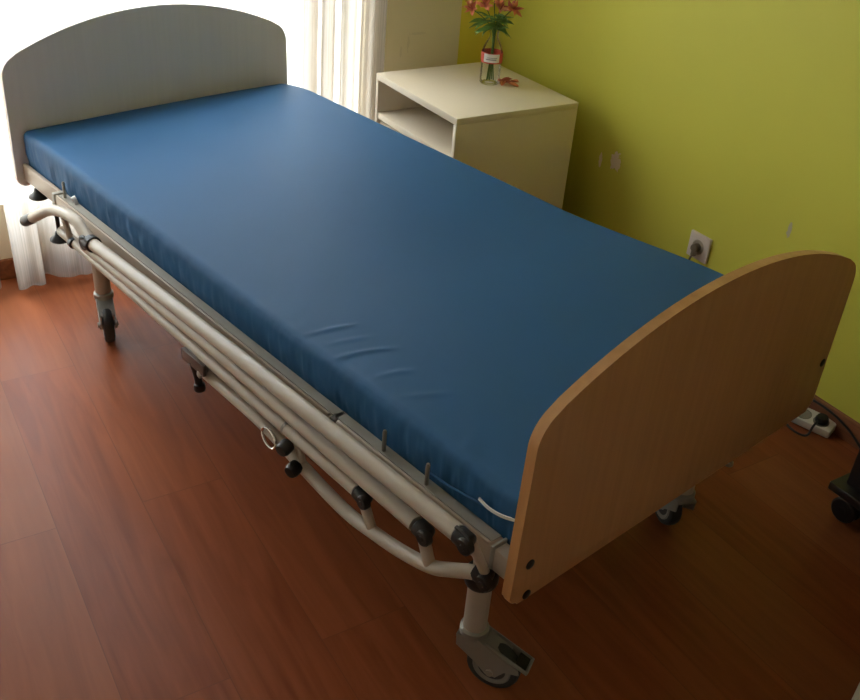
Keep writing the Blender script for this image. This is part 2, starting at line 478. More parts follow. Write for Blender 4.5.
md = c2.modifiers.new('cloth', 'SOLIDIFY'); md.thickness = 0.0012
bm = new_bm(); add_tube(bm, [R(0.09, -3.2, 2.46), R(0.09, -0.45, 2.46)], 0.012)
for s in (-3.0, -1.8, -0.6): add_box(bm, 0, 0.095, s-0.008, s+0.008, 2.45, 2.47, mat=ROOM)
tag(finish(bm, 'curtain_rod', M['white_frame'], frame=ROOM), 'white curtain rod above the window carrying the sheer curtain', 'curtain rod')

# ------------------------------------------------------------------ the bed
LB, W = 2.08, 0.970
bed = thing('hospital_bed', (1.03, W/2, 0), 'adjustable care bed on casters with arched beech boards, the headboard greyed with painted glare', 'bed')

def board_outline(n=48):
    zb, zs_, zp = 0.388, 0.752, 0.871
    s = zp-zs_; Rr = (W*W/4+s*s)/(2*s)
    pts = []
    def corner(p, a, b, rad, k=10):
        p, a, b = Vector(p), Vector(a), Vector(b)
        da, db = (a-p).normalized(), (b-p).normalized()
        ang = da.angle(db); d = rad/math.tan(ang/2)
        A, B = p+da*d, p+db*d
        c = p+(da+db).normalized()*(rad/math.sin(ang/2))
        va, vb = A-c, B-c
        out = []
        for i in range(k+1):
            t = i/k
            v = va.lerp(vb, t); v = v.normalized()*rad
            out.append(tuple(c+v))
        return out
    def arc(y): return zp-Rr+math.sqrt(Rr*Rr-(y-W/2)**2)
    pts += corner((0, zb), (0.2, zb), (0.009, zs_), 0.026)
    pts += corner((0.009, zs_), (0, zb), (0.07, arc(0.07)), 0.065)
    lo, hi = pts[-1][0], W-pts[-1][0]
    for i in range(1, n): pts.append((lerp(lo, hi, i/n), arc(lerp(lo, hi, i/n))))
    right = [(W-y, z) for y, z in pts[:22]][::-1]
    return pts+right
OUT = board_outline()
def board(name, x0, x1, face, edge):
    BY = Matrix(((0, 0, 1, 0), (1, 0, 0, 0), (0, 1, 0, 0), (0, 0, 0, 1)))   # local x->y, y->z, z->x
    bm = new_bm(); add_prism(bm, OUT, BY, x0, x1, 0.005)
    o = finish(bm, name, M[face], bed)
    o.data.materials.append(M[edge])
    for p in o.data.polygons:
        if abs(p.normal.x) < 0.8: p.material_index = 1
    return o
head = board('headboard', -0.019, 0.0, 'glare_beech', 'glare_edge')
foot = board('footboard', LB-0.019, LB, 'beech', 'beech_edge')
head['label'] = 'arched beech headboard, greyed by glare put into its colour'
foot['label'] = 'arched orange-brown beech footboard'
for (y, z) in ((0.038, 0.470), (0.042, 0.398), (W-0.022, 0.520)):
    bm = new_bm(); add_lathe(bm, [(0.0095, 0), (0.0095, 0.0015), (0.006, 0.003)], axis((LB, y, z), (1, 0, 0)), 20)
    finish(bm, 'bolt_cap', M['black'], foot)
bm = new_bm(); add_lathe(bm, [(0.006, -0.03), (0.006, 0.010), (0.009, 0.011), (0.009, 0.019), (0.004, 0.021)], axis((LB-0.010, 0.668, 0.385), (0, 0, -1)), 16)
finish(bm, 'screw', M['zinc'], foot)

# side rails of the frame; the lying surface dips a little towards the head
def dip(bm):
    for v in bm.verts: v.co.z += -0.025+0.0115*v.co.x
    return bm
def rail(y0, y1, sgn):
    bm = new_bm(); add_box(bm, 0.285, 1.575, y0, y1, 0.432, 0.486, 0.004)
    ridge = (y0, y0+0.006) if sgn < 0 else (y1-0.006, y1)
    add_box(bm, 0.29, 1.570, ridge[0], ridge[1], 0.484, 0.491, 0.002)
    o = finish(dip(bm), 'side_rail', M['enamel_warm'], bed)
    bm = new_bm(); add_box(bm, 1.592, 2.022, y0, y1, 0.432, 0.486, 0.004)
    add_box(bm, 1.597, 2.015, ridge[0], ridge[1], 0.484, 0.491, 0.002)
    finish(dip(bm), 'rail_extension', M['enamel_warm'], o)
    bm = new_bm(); add_box(bm, 1.575, 1.592, y0-0.001, y1+0.001, 0.431, 0.4885, 0.003)
    finish(dip(bm), 'rail_sleeve', M['sleeve'], o)
    bm = new_bm(); add_box(bm, 0.0, 0.268, (y0+0.020 if sgn < 0 else y0), (y1 if sgn < 0 else y1-0.020), 0.432, 0.486, 0.004)
    finish(dip(bm), 'head_bracket', M['enamel_warm'], o)
    bm = new_bm(); add_box(bm, 0.268, 0.285, y0-0.003, y1+0.002, 0.425, 0.492, 0.003)
    finish(dip(bm), 'rail_clip', M['rail_grey'], o)
    bm = new_bm(); add_box(bm, 2.028, LB-0.019, y0+0.003, y1-0.002, 0.436, 0.484, 0.003)
    finish(dip(bm), 'foot_bracket', M['enamel'], o)
    bm = new_bm(); add_box(bm, 2.022, 2.028, y0-0.001, y1+0.001, 0.43, 0.489, 0.002)
    finish(dip(bm), 'rail_clip', M['rail_grey'], o)
    # top plate between rail and mattress
    bm = new_bm(); add_box(bm, 0.29, 2.015, (y0+0.009 if sgn < 0 else y0+0.002), (y1-0.002 if sgn < 0 else y1-0.009), 0.4855, 0.4885)
    finish(dip(bm), 'rail_top', M['rail_grey'], o)
    return o
railn = rail(0.003, 0.036, -1)
railf = rail(W-0.036, W-0.003, 1)
# retaining pins
for (x, y) in ((0.315, 0.020), (1.721, 0.020), (1.841, 0.020), (0.315, W-0.020), (1.721, W-0.020), (1.841, W-0.020)):
    bm = new_bm(); add_tube(bm, [(x, y, 0.486), (x, y, 0.530), (x, y, 0.535)], [0.0042, 0.0042, 0.003], 12)
    finish(dip(bm), 'retaining_pin', M['zinc'], bed)
# mattress deck: cross beams and slats between the rails
for x in (0.06, 0.30, 1.10, 1.94):
    bm = new_bm(); add_box(bm, x-0.02, x+0.02, 0.036, W-0.036, 0.395, 0.435, 0.003)
    finish(dip(bm), 'cross_beam', M['enamel'], bed)
for i in range(16):
    x = 0.07+i*0.124
    bm = new_bm(); add_box(bm, x-0.03, x+0.03, 0.036, W-0.036, 0.452, 0.464, 0.002)
    finish(dip(bm), 'deck_slat', M['rail_grey'], bed)

# legs with casters
def leg(x, y, ang, pedal):
    bm = new_bm()
    add_tube(bm, [(x, y, 0.138), (x, y, 0.142), (x, y, 0.262)], [0.021, 0.0235, 0.0235], 24)
    add_tube(bm, [(x, y, 0.262), (x, y, 0.385)], 0.019, 20)
    o = finish(bm, 'leg', M['enamel'], bed)
    bm = new_bm(); add_lathe(bm, [(0.020, 0.258), (0.031, 0.260), (0.033, 0.266), (0.033, 0.284), (0.029, 0.290), (0.019, 0.291)],
                             Matrix.Translation((x, y, 0)), 28)
    finish(bm, 'collar', M['black'], o)
    C = Matrix.Translation((x, y, 0)) @ Matrix.Rotation(ang, 4, 'Z')     # local x = trail
    # fork: round hub under the leg, two cheek plates joined by a sloping roof
    bm = new_bm()
    add_lathe(bm, [(0.026, 0.120), (0.029, 0.123), (0.029, 0.138), (0.024, 0.142)], C, 24)
    prof = [(-0.028, 0.124), (0.015, 0.130), (0.105, 0.088), (0.108, 0.076), (0.078, 0.070), (0.062, 0.045), (0.040, 0.045), (0.018, 0.068), (-0.026, 0.095)]
    XZ = Matrix(((1, 0, 0, 0), (0, 0, -1, 0), (0, 1, 0, 0), (0, 0, 0, 1)))
    for yy in (-0.0245, 0.0205):
        add_prism(bm, prof, C @ XZ, -yy-0.004, -yy, 0.001)
    roof = [(-0.028, 0.124), (0.015, 0.130), (0.078, 0.099), (0.078, 0.094), (0.015, 0.125), (-0.028, 0.118)]
    add_prism(bm, roof, C @ XZ, -0.0245, 0.0245)
    finish(bm, 'caster_fork', M['zinc'], o)
    # wheel: rubber tyre, hub disc and axle
    A = C @ Matrix.Translation((0.050, 0, 0.0555)) @ Matrix.Rotation(PI/2, 4, 'X')
    bm = new_bm()
    add_lathe(bm, [(0.040, -0.014), (0.046, -0.0155), (0.0525, -0.013), (0.0555, -0.006), (0.0555, 0.006), (0.0525, 0.013), (0.046, 0.0155), (0.040, 0.014)], A, 40)
    finish(bm, 'wheel', M['rubber'], o)
    bm = new_bm()
    for sg in (1, -1):
        S = A @ Matrix.Scale(sg, 4, (0, 0, 1))
        add_lathe(bm, [(0.0402, 0.010), (0.0402, 0.0150), (0.037, 0.0165), (0.033, 0.0145), (0.018, 0.0125), (0.014, 0.018), (0.008, 0.0185)], S, 32)
    finish(bm, 'hub', M['grey_plastic'], o)
    bm = new_bm(); add_lathe(bm, [(0.006, -0.030), (0.008, -0.029), (0.008, 0.029), (0.006, 0.030)], A, 16)
    finish(bm, 'axle', M['zinc'], o)
    if pedal:
        bm = new_bm()
        P = C @ Matrix.Translation((0.101, 0, 0.094)) @ Matrix.Rotation(math.radians(22), 4, 'Y')
        add_box(bm, -0.006, 0.018, -0.016, 0.016, -0.004, 0.003, 0.002, mat=P)
        finish(bm, 'brake_pedal', M['black'], o)
        bm = new_bm()
        for yy in (-0.021, 0.018):
            add_box(bm, -0.075, 0.022, yy, yy+0.003, -0.004, 0.005, 0.001, mat=P)
        add_box(bm, 0.019, 0.024, -0.021, 0.021, -0.004, 0.005, 0.001, mat=P)
        finish(bm, 'pedal_frame', M['grey_plastic'], o)
    return o
leg(1.924, 0.105, math.radians(24), True)
leg(0.300, 0.098, math.radians(-20), False)
leg(1.930, 0.785, math.radians(152), False)
leg(0.300, 0.868, math.radians(150), False)

# folded side guard on the near side
YG = -0.040
def cap(parent, x, z, d, r=0.0185, y=YG, ln=0.030, pivot=True):
    """black joint at a tube end: sleeve along d plus a round pivot head"""
    d = Vector(d).normalized()
    bm = new_bm()
    add_lathe(bm, [(r*0.96, -ln*0.5), (r, -ln*0.42), (r, ln*0.42), (r*0.9, ln*0.5), (r*0.55, ln*0.56)], axis((x, y, z), d), 24)
    if pivot:
        add_lathe(bm, [(r*0.95, -0.006), (r*0.95, 0.004), (r*0.8, 0.007), (r*0.35, 0.007), (r*0.3, 0.009)],
                  axis((x+d.x*ln*0.45, y-r*0.55, z+d.z*ln*0.45), (0, -1, 0)), 20)
    return finish(bm, 'end_cap', M['black'], parent)
def tube(name, pts, r, smooth=0):
    bm = new_bm(); add_tube(bm, pts, r, 20, smooth=smooth)
    return finish(bm, name, M['enamel'], bed)
t1 = tube('guard_rail', [(0.625, YG, 0.468), (1.0, YG, 0.487), (1.36, YG, 0.499), (1.985, YG, 0.511)], 0.0158)
t2 = tube('guard_rail', [(0.56, YG+0.004, 0.436), (1.16, YG+0.002, 0.460), (1.885, YG, 0.457)], 0.0150)
t3 = tube('guard_rail', [(0.40, YG+0.006, 0.414), (1.18, YG, 0.421), (1.722, YG, 0.419)], 0.0135)
hoop = tube('guard_hoop', [(1.172, YG, 0.377), (1.30, YG, 0.3785), (1.392, YG, 0.378), (1.46, YG, 0.372), (1.537, YG, 0.360), (1.63, YG, 0.348), (1.703, YG, 0.344),
                           (1.767, YG, 0.352), (1.85, YG, 0.367), (1.925, YG+0.004, 0.386), (1.965, YG+0.012, 0.405), (1.999, YG+0.024, 0.421), (2.012, YG+0.030, 0.424)], 0.0130, 5)
handle = tube('guard_handle', [(0.155, YG, 0.352), (0.21, YG, 0.381), (0.275, YG, 0.418), (0.335, YG, 0.450), (0.395, YG, 0.474), (0.46, YG, 0.490), (0.526, YG, 0.497), (0.575, YG, 0.481), (0.620, YG, 0.466)], 0.0150, 5)
cap(t1, 2.000, 0.510, (1, 0, -0.05), 0.0168, ln=0.028)
cap(t2, 1.905, 0.456, (1, 0, -0.10), 0.0165, ln=0.028)
cap(t3, 1.738, 0.416, (1, 0, -0.10), 0.0150)
cap(hoop, 2.020, 0.424, (1, 0.2, -0.1), 0.0165, y=-0.006)
cap(t1, 0.612, 0.466, (-1, 0, -0.1), 0.0215, ln=0.034)
cap(handle, 0.170, 0.3595, (-0.86, 0, -0.46), 0.0164, ln=0.085, pivot=False)
cap(t3, 0.488, 0.4150, (1, 0, 0.01), 0.0140, ln=0.016, pivot=False)
# black slot guide beside the upper joint
bm = new_bm(); add_tube(bm, [(1.985, YG-0.006, 0.5285), (2.012, YG-0.006, 0.524), (2.024, YG-0.006, 0.513), (2.020, YG-0.006, 0.502)], 0.0035, 8, smooth=4)
finish(bm, 'slot_guide', M['black'], t1)
# links between joints and hoop
for (a, b, w) in (((1.738, YG, 0.412), (1.770, YG, 0.356), 0.010), ((1.903, YG, 0.450), (1.925, YG+0.003, 0.390), 0.011),
                  ((2.006, YG+0.012, 0.502), (2.026, -0.006, 0.432), 0.009), ((1.520, YG, 0.425), (1.548, YG, 0.365), 0.008),
                  ((1.150, YG, 0.410), (1.176, YG, 0.380), 0.008), ((0.44, YG, 0.490), (0.475, YG, 0.420), 0.008)):
    bm = new_bm(); add_tube(bm, [a, b], w, 14)
    finish(bm, 'guard_link', M['enamel_warm'], bed)
# release bracket with black post in the middle
bm = new_bm()
B = Matrix.Translation((1.152, YG-0.018, 0.4035)) @ Matrix.Rotation(math.radians(0), 4, 'Y')
add_box(bm, -0.048, 0.048, -0.004, 0.004, -0.015, 0.013, 0.002, mat=B)
add_box(bm, -0.046, 0.046, -0.004, 0.030, 0.010, 0.0135, 0.001, mat=B)
br = finish(bm, 'release_bracket', M['brown_metal'], bed)
bm = new_bm()
add_tube(bm, [(1.142, YG-0.010, 0.396), (1.147, YG-0.010, 0.372), (1.156, YG-0.010, 0.338)], [0.013, 0.0095, 0.0085], 16)
add_lathe(bm, [(0.009, 0.012), (0.0125, 0.010), (0.0135, 0.0), (0.012, -0.006), (0.007, -0.008)], axis((1.157, YG-0.010, 0.332), (-0.1, 0, 1)), 20)
finish(bm, 'release_post', M['black'], br)
bm = new_bm(); add_lathe(bm, [(0.006, -0.012), (0.009, -0.01), (0.009, 0.01), (0.006, 0.012)], axis((1.180, YG-0.012, 0.385), (0, -1, 0)), 16)
finish(bm, 'pivot_bolt', M['zinc'], br)
# pull ring, clamp band and two black knobs further along
bm = new_bm()
ring = [Vector((1.450+0.024*math.cos(a), YG-0.016+0.004*math.sin(a), 0.376+0.016*math.sin(a)-0.006*math.cos(a))) for a in [2*PI*k/28 for k in range(29)]]
add_tube(bm, ring, 0.0030, 8, caps=False)
finish(bm, 'pull_ring', M['chrome'], bed)
bm = new_bm(); add_lathe(bm, [(0.0132, -0.004), (0.0145, -0.003), (0.0145, 0.003), (0.0132, 0.004)], axis((1.492, YG, 0.4198), (1, 0, 0)), 20)
finish(bm, 'clamp_band', M['zinc'], t3)
for (x, z) in ((1.515, 0.400), (1.545, 0.366)):
    bm = new_bm()
    add_lathe(bm, [(0.008, 0.0), (0.0145, 0.002), (0.0155, 0.007), (0.0155, 0.020), (0.0125, 0.026), (0.006, 0.027)], axis((x, YG-0.010, z), (0.25, -1, -0.15)), 20)
    finish(bm, 'knob', M['black'], bed)
# black bumper rollers under the head corner
for (x, y, zt, zb) in ((0.078, 0.030, 0.409, 0.378), (0.205, 0.028, 0.410, 0.290), (0.078, W-0.030, 0.409, 0.378)):
    bm = new_bm()
    add_lathe(bm, [(0.006, zt), (0.006, zb+0.030), (0.010, zb+0.029), (0.015, zb+0.016), (0.027, zb+0.008), (0.029, zb+0.003), (0.027, zb), (0.012, zb-0.003)],
              Matrix.Translation((x, y, 0)), 28)
    finish(bm, 'bumper', M['black'], bed)

# ------------------------------------------------------------------ mattress
def mattress_mesh():
    bm = new_bm()
    X0, X1, Y0, Y1, ZB = 0.004, 2.052, 0.034, 0.940, 0.442
    nx, ny, nz = 420, 150, 12
    def top_z(x, y):
        t = (y-Y0)/(Y1-Y0)
        z = 0.566 + 0.034*t
        u = min(1, max(0, (x-1.30)/0.55)); z += (0.012+0.014*t)*u*u*(3-2*u)
        v = min(1, max(0, (0.22-x)/0.22)); z -= (0.005+0.024*t)*v*v
        z += 0.006*math.sin(min(1, max(0, t))*PI)
        return z
    CR = [((1.423, 0.055), (1.436, 0.112), (1.455, 0.150), 0.0034), ((1.530, 0.055), (1.541, 0.105), (1.578, 0.160), 0.0032),
          ((1.480, 0.070), (1.493, 0.110), (1.512, 0.150), 0.0018), ((1.632, 0.075), (1.640, 0.110), (1.660, 0.135), 0.0022), ((1.712, 0.070), (1.735, 0.105), (1.760, 0.140), 0.0016)]
    def crease(x, y):
        d = 0.0
        if not (1.36 < x < 1.82 and y < 0.24): return d
        for a, b, c, amp in CR:
            for k in range(13):
                t = k/12
                px = (1-t)**2*a[0]+2*t*(1-t)*b[0]+t*t*c[0]; py = (1-t)**2*a[1]+2*t*(1-t)*b[1]+t*t*c[1]
                e = ((x-px)/0.0065)**2+((y-py)/0.010)**2
                if e < 9: d = max(d, amp*math.sin(PI*(0.12+0.80*t))*math.exp(-e))
        return d
    def P(a, b, c):
        """a, b in 0..1 across x, y; c in 0..1 height"""
        x, y = lerp(X0, X1, a), lerp(Y0, Y1, b)
        z = lerp(ZB+0.0115*x, top_z(x, y), c)
        return Vector((x, y, z))
    verts = {}
    def V(i, j, k):
        if (i, j, k) in verts: return verts[(i, j, k)]
        a, b, c = i/nx, j/ny, k/nz
        # spacing: denser near the borders
        f = lambda t: 0.5-0.5*math.cos(PI*t)
        a2, b2 = lerp(a, f(a), 0.35), lerp(b, f(b), 0.45)
        p = P(a2, b2, c)
        # rounded edges: clamp to a rounded box
        rad = 0.021
        def rb(p):
            q = Vector(p)
            tz = top_z(p.x, p.y)
            rr = rad - 0.004*max(0, 1-(p.y-Y0)/0.2)
            cx = min(max(p.x, X0+rr), X1-rr); cy = min(max(p.y, Y0+rr), Y1-rr); cz = min(max(p.z, ZB+0.0115*p.x+0.012), tz-rr)
            d = Vector((p.x-cx, p.y-cy, p.z-cz))
            if d.length > 1e-9:
                m = max(abs(d.x)/rr, abs(d.y)/rr, abs(d.z)/(rr if d.z > 0 else 0.012))
                nrm = Vector((d.x/rr, d.y/rr, d.z/(rr if d.z > 0 else 0.012)))
                L_ = nrm.length
                nn = nrm/L_*min(1, m)
                q = Vector((cx+nn.x*rr, cy+nn.y*rr, cz+nn.z*(rr if d.z > 0 else 0.012)))
            return q
        q = rb(p)
        # wrinkles of the loose cover
        near = max(0, 1-(p.y-Y0)/0.16)
        footw = min(1, max(0, (p.x-1.0)/0.4))
        if k == nz:
            w = noise.noise(Vector((p.x*26 + p.y*14, p.y*5-p.x*1.5, 3.1)))
            w2 = noise.noise(Vector((p.x*60 + p.y*30, p.y*8, 7.7)))
            q.z += (0.0020*w*near*near*(0.15+0.85*footw) + 0.0012*w2*near*near*footw)*min(1, (p.y-Y0)/0.03)
            q.z += crease(p.x, p.y)
            q.z += 0.0018*noise.noise(Vector((p.x*2.3, p.y*3.1, 1.0)))
        if j == 0 and 0 < k:
            pk = (noise.noise(Vector((p.x*120, p.z*14, 0.3)))*0.0026*(0.4+0.6*footw) + noise.noise(Vector((p.x*34, p.z*34, 5.3)))*0.0030)*min(1, 1.6*(1-c)+0.25)
            q.y += pk
            q.y -= 0.004*math.sin(PI*c)
            q.y += 0.006*(1-c)
        if i == nx and 0 < k: q.x += noise.noise(Vector((p.y*40, p.z*20, 2.3)))*0.002-0.002
        verts[(i, j, k)] = bm.verts.new(q)
        return verts[(i, j, k)]
    for i in range(nx):
        for j in range(ny):
            bm.faces.new((V(i, j, nz), V(i+1, j, nz), V(i+1, j+1, nz), V(i, j+1, nz)))
            bm.faces.new((V(i, j, 0), V(i, j+1, 0), V(i+1, j+1, 0), V(i+1, j, 0)))
    for k in range(nz):
        for i in range(nx):
            for j in (0, ny):
                bm.faces.new((V(i, j, k), V(i+1, j, k), V(i+1, j, k+1), V(i, j, k+1)))
        for j in range(ny):
            for i in (0, nx):
                bm.faces.new((V(i, j, k), V(i, j+1, k), V(i, j+1, k+1), V(i, j, k+1)))
    return bm
mt = thing('mattress', (1.025, W/2, 0.464), 'thin mattress in a smooth blue vinyl cover lying on the care bed', 'mattress')
cover = finish(mattress_mesh(), 'cover', M['vinyl'], mt)
cover.data.polygons.foreach_set('use_smooth', [True]*len(cover.data.polygons))
bm = new_bm()                                     # piping along the lower near side
add_tube(bm, [(1.83, 0.0310, 0.500), (1.90, 0.0295, 0.510), (1.96, 0.0295, 0.521), (2.02, 0.032, 0.530), (2.040, 0.040, 0.532)], 0.0022, 8, smooth=6)
finish(bm, 'piping', M['vinyl'], mt)
def band(bm, pts, w, up, th=0.0012):
    P = smooth_path(pts, 6); up = Vector(up)
    a = []
    for i, p in enumerate(P):
        t = (P[min(i+1, len(P)-1)]-P[max(i-1, 0)]).normalized()
        u = (up-t*up.dot(t)).normalized(); n = t.cross(u)
        a.append([bm.verts.new(p+u*w/2*su+n*th*sn) for su, sn in ((-1, -1), (1, -1), (1, 1), (-1, 1))])
    for p, q in zip(a, a[1:]):
        for k in range(4): bm.faces.new((p[k], p[(k+1) % 4], q[(k+1) % 4], q[k]))
    bm.faces.new(a[0][::-1]); bm.faces.new(a[-1])
bm = new_bm(); band(bm, [(1.962, 0.0265, 0.534), (1.988, 0.0262, 0.530), (2.018, 0.029, 0.533), (2.050, 0.037, 0.541)], 0.006, (0, 0, 1))
finish(bm, 'strap', M['white_strap'], mt)
bm = new_bm(); band(bm, [(0.350, 0.030, 0.466), (0.355, 0.026, 0.482), (0.368, 0.024, 0.486), (0.380, 0.026, 0.470)], 0.010, (0, 1, 0.3))
finish(bm, 'strap', M['white_strap'], mt)

# ------------------------------------------------------------------ nightstand
PHI = -0.164
SW, SD, SH = 0.516, 0.491, 0.620
FR = Vector((0.701, 1.124, 0))
ST = Matrix.Translation(FR) @ Matrix.Rotation(PHI, 4, 'Z')       # local: x from -SW to 0, y from 0 to SD
st = thing('nightstand', ST @ Vector((-SW/2, SD/2, 0)), 'off-white open-fronted nightstand in the corner carrying the bottle of flowers', 'nightstand', PHI)
def stbox(name, b, bev=0.0012, mat='stand_white'):
    bm = new_bm(); add_box(bm, *b, bevel=bev, mat=ST); return finish(bm, name, M[mat], st)
stbox('top_panel', (-SW, 0, 0, SD, SH-0.022, SH))
stbox('side_panel', (-SW, -SW+0.016, 0, SD, 0, SH-0.0221))
stbox('side_panel', (-0.016, 0, 0, SD, 0, SH-0.0221))
stbox('back_panel', (-SW+0.0161, -0.0161, SD-0.010, SD-0.002, 0.06, SH-0.0222))
stbox('shelf', (-SW+0.0161, -0.0161, 0.002, SD-0.0101, 0.462, 0.484))
stbox('drawer_front', (-SW+0.018, -0.018, 0.012, 0.028, 0.262, 0.452))
stbox('drawer_front', (-SW+0.018, -0.018, 0.012, 0.028, 0.068, 0.258))
stbox('bottom_panel', (-SW+0.0161, -0.0161, 0.03, SD-0.0101, 0.04, 0.060))
for z in (0.357, 0.163):
    bm = new_bm(); add_tube(bm, [ST @ Vector((-SW/2-0.05, 0.012, z)), ST @ Vector((-SW/2-0.05, -0.008, z)), ST @ Vector((-SW/2+0.05, -0.008, z)), ST @ Vector((-SW/2+0.05, 0.012, z))], 0.004, 10)
    finish(bm, 'handle', M['zinc'], st)

# ------------------------------------------------------------------ bottle, flowers, fallen petals
BX, BY_ = 0.473, 1.486
bo = thing('glass_bottle', (BX, BY_, SH), 'clear glass bottle with red and white label used as a vase on the nightstand', 'bottle')
T = Matrix.Translation((BX, BY_, SH))
bm = new_bm()
outer = [(0.020, 0.0005), (0.031, 0.001), (0.0345, 0.006), (0.0350, 0.02), (0.0345, 0.060), (0.0365, 0.078), (0.0370, 0.100), (0.0360, 0.112), (0.0310, 0.128), (0.022, 0.146), (0.0155, 0.158), (0.0145, 0.172), (0.0165, 0.174), (0.0165, 0.181), (0.0145, 0.183)]
add_lathe(bm, outer, T, 32, closed=False)
inner = [(max(0.001, r-0.003), z+(0.004 if z < 0.01 else 0)) for r, z in outer][::-1]
add_lathe(bm, inner, T, 32, closed=False)
finish(bm, 'glass_body', M['glass'], bo)
bm = new_bm(); add_lathe(bm, [(0.0366, 0.075), (0.0374, 0.078), (0.0379, 0.100), (0.0371, 0.110), (0.0369, 0.109), (0.0374, 0.100), (0.0369, 0.078)], T, 40, closed=False)
lab = finish(bm, 'label_band', M['label_red'], bo)
# white front of the label with two thin illegible lines, turned to the bed
CAMDIR = math.atan2(-0.874-BY_, 2.758-BX)
def patch(name, mat, a0, a1, z0, z1, r, parent):
    bm = new_bm(); n = 12; g = []
    for i in range(n+1):
        a = CAMDIR+lerp(a0, a1, i/n)
        g.append([bm.verts.new(T @ Vector((rr*math.cos(a), rr*math.sin(a), z))) for rr, z in ((r, z0), (r, z1), (r-0.0006, z1), (r-0.0006, z0))])
    for p, q in zip(g, g[1:]):
        for k in range(4): bm.faces.new((p[k], p[(k+1) % 4], q[(k+1) % 4], q[k]))
    bm.faces.new(g[0][::-1]); bm.faces.new(g[-1])
    return finish(bm, name, mat, parent)
patch('label_panel', M['label_white'], -0.75, 0.75, 0.080, 0.108, 0.0385, lab)
patch('label_print', M['label_ink'], -0.50, 0.45, 0.088, 0.0915, 0.0389, lab)
patch('label_print', M['label_ink'], -0.38, 0.52, 0.0945, 0.0965, 0.0389, lab)

def petal_bm(bm, mat, ln, wd, curl, cup=0.2):
    n = 6; rows = []
    for i in range(n+1):
        t = i/n
        w = wd*math.sin(PI*min(1, 0.10+0.86*t))**0.8 * (1 if t < 0.7 else (1-(t-0.7)/0.33)**0.7)
        a = curl*t
        c = Vector((ln*t*math.sin(a)/a if abs(a) > 1e-4 else ln*t, 0, -ln*t*(1-math.cos(a))/a if abs(a) > 1e-4 else 0))
        rows.append([bm.verts.new(mat @ (c+Vector((0, w*k, cup*abs(w*k))))) for k in (-1, -0.5, 0, 0.5, 1)])
    for a, b in zip(rows, rows[1:]):
        for k in range(4): bm.faces.new((a[k], a[k+1], b[k+1], b[k]))

def thick(o, t):
    m = o.modifiers.new('thickness', 'SOLIDIFY'); m.thickness = t; m.offset = 0
NECK = Vector((BX, BY_, SH+0.181))
VIEWR = Vector((0.657, 0.753, 0)).normalized()     # to the right as seen from beside the bed
VIEWF = Vector((0.753, -0.657, 0)).normalized()    # towards the bed's foot
def flower(name_label, dx, dz, dy, nbl, seed, mats):
    rnd = random.Random(seed)
    tip = NECK + VIEWR*dx + VIEWF*dy + Vector((0, 0, dz))
    foot = Vector((BX, BY_, SH+0.012)) - VIEWR*dx*0.18 - VIEWF*dy*0.25 + VIEWR*rnd.uniform(-.008, .008)
    neckp = NECK + VIEWR*max(-.009, min(.009, dx*0.12)) + VIEWF*max(-.008, min(.008, dy*0.2))
    root = thing('flower_stem', foot, name_label, 'flower', 0, 'cut flowers in the bottle')
    mid = neckp.lerp(tip, 0.5)+Vector((0, 0, 0.008))
    bm = new_bm(); add_tube(bm, [foot, foot.lerp(neckp, 0.55), neckp, mid, tip], [0.0022, 0.0016], 8, smooth=6)
    finish(bm, 'stem', M['stem'], root)
    for b in range(nbl):
        d = (tip-mid).normalized() + VIEWR*rnd.uniform(-.9, .9) + VIEWF*rnd.uniform(-.7, .9) + Vector((0, 0, rnd.uniform(-.1, .5)))
        d.normalize()
        base = tip + d*0.012*(b > 0)
        bm = new_bm()
        add_tube(bm, [tip-d*0.004, base+d*0.004], 0.0014, 6)
        A = axis(base, d)
        for k in range(6):
            Q = A @ Matrix.Rotation(2*PI*k/6+rnd.uniform(-.15, .15), 4, 'Z') @ Matrix.Rotation(-math.radians(rnd.uniform(38, 66)), 4, 'Y')
            petal_bm(bm, Q, rnd.uniform(0.032, 0.042), 0.0075 if k % 2 else 0.0055, 0.7)
        o = finish(bm, 'bloom', mats[b % len(mats)], root); thick(o, 0.0006)
        bm = new_bm()
        for k in range(4):
            e = base + d*0.024 + Vector((rnd.uniform(-1, 1), rnd.uniform(-1, 1), rnd.uniform(-.3, 1)))*0.008
            add_tube(bm, [base, base.lerp(e, .6)+d*.003, e], [0.0006, 0.0009], 5)
        finish(bm, 'stamens', M['petal_red'], o)
    for l in range(5):
        t = rnd.uniform(0.02, 0.55)
        p = neckp.lerp(mid, min(1, t*1.6))
        sgn = 1 if (rnd.random() < .5+dx*6) else -1
        d = (VIEWR*sgn*rnd.uniform(.5, 1.1) + VIEWF*rnd.uniform(-.5, .9) + Vector((0, 0, rnd.uniform(-.35, .45)))).normalized()
        A = Matrix.Translation(p) @ d.to_track_quat('X', 'Z').to_matrix().to_4x4() @ Matrix.Rotation(rnd.uniform(-.7, .7), 4, 'X')
        bm = new_bm(); petal_bm(bm, A, rnd.uniform(0.042, 0.070), 0.0085, rnd.uniform(0.3, 1.1), 0.35)
        o = finish(bm, 'leaf', M['leaf'], root); thick(o, 0.0006)
PK, PP, PR = M['petal'], M['petal_pale'], M['petal_red']
flower('salmon lily stem leaning furthest left out of the bottle', -0.078, 0.062, 0.010, 2, 11, (PK, PP))
flower('salmon lily stem leaning slightly left over the bottle neck', -0.040, 0.080, 0.035, 2, 12, (PK, PK))
flower('pale pink lily stem standing upright in the middle of the bottle', 0.008, 0.070, 0.030, 2, 13, (PP, PK))
flower('pink lily stem leaning slightly right behind the upright bloom', 0.022, 0.095, -0.030, 2, 14, (PK, PP))
flower('red lily stem leaning furthest right out of the bottle', 0.046, 0.068, 0.012, 2, 15, (PR, PK))
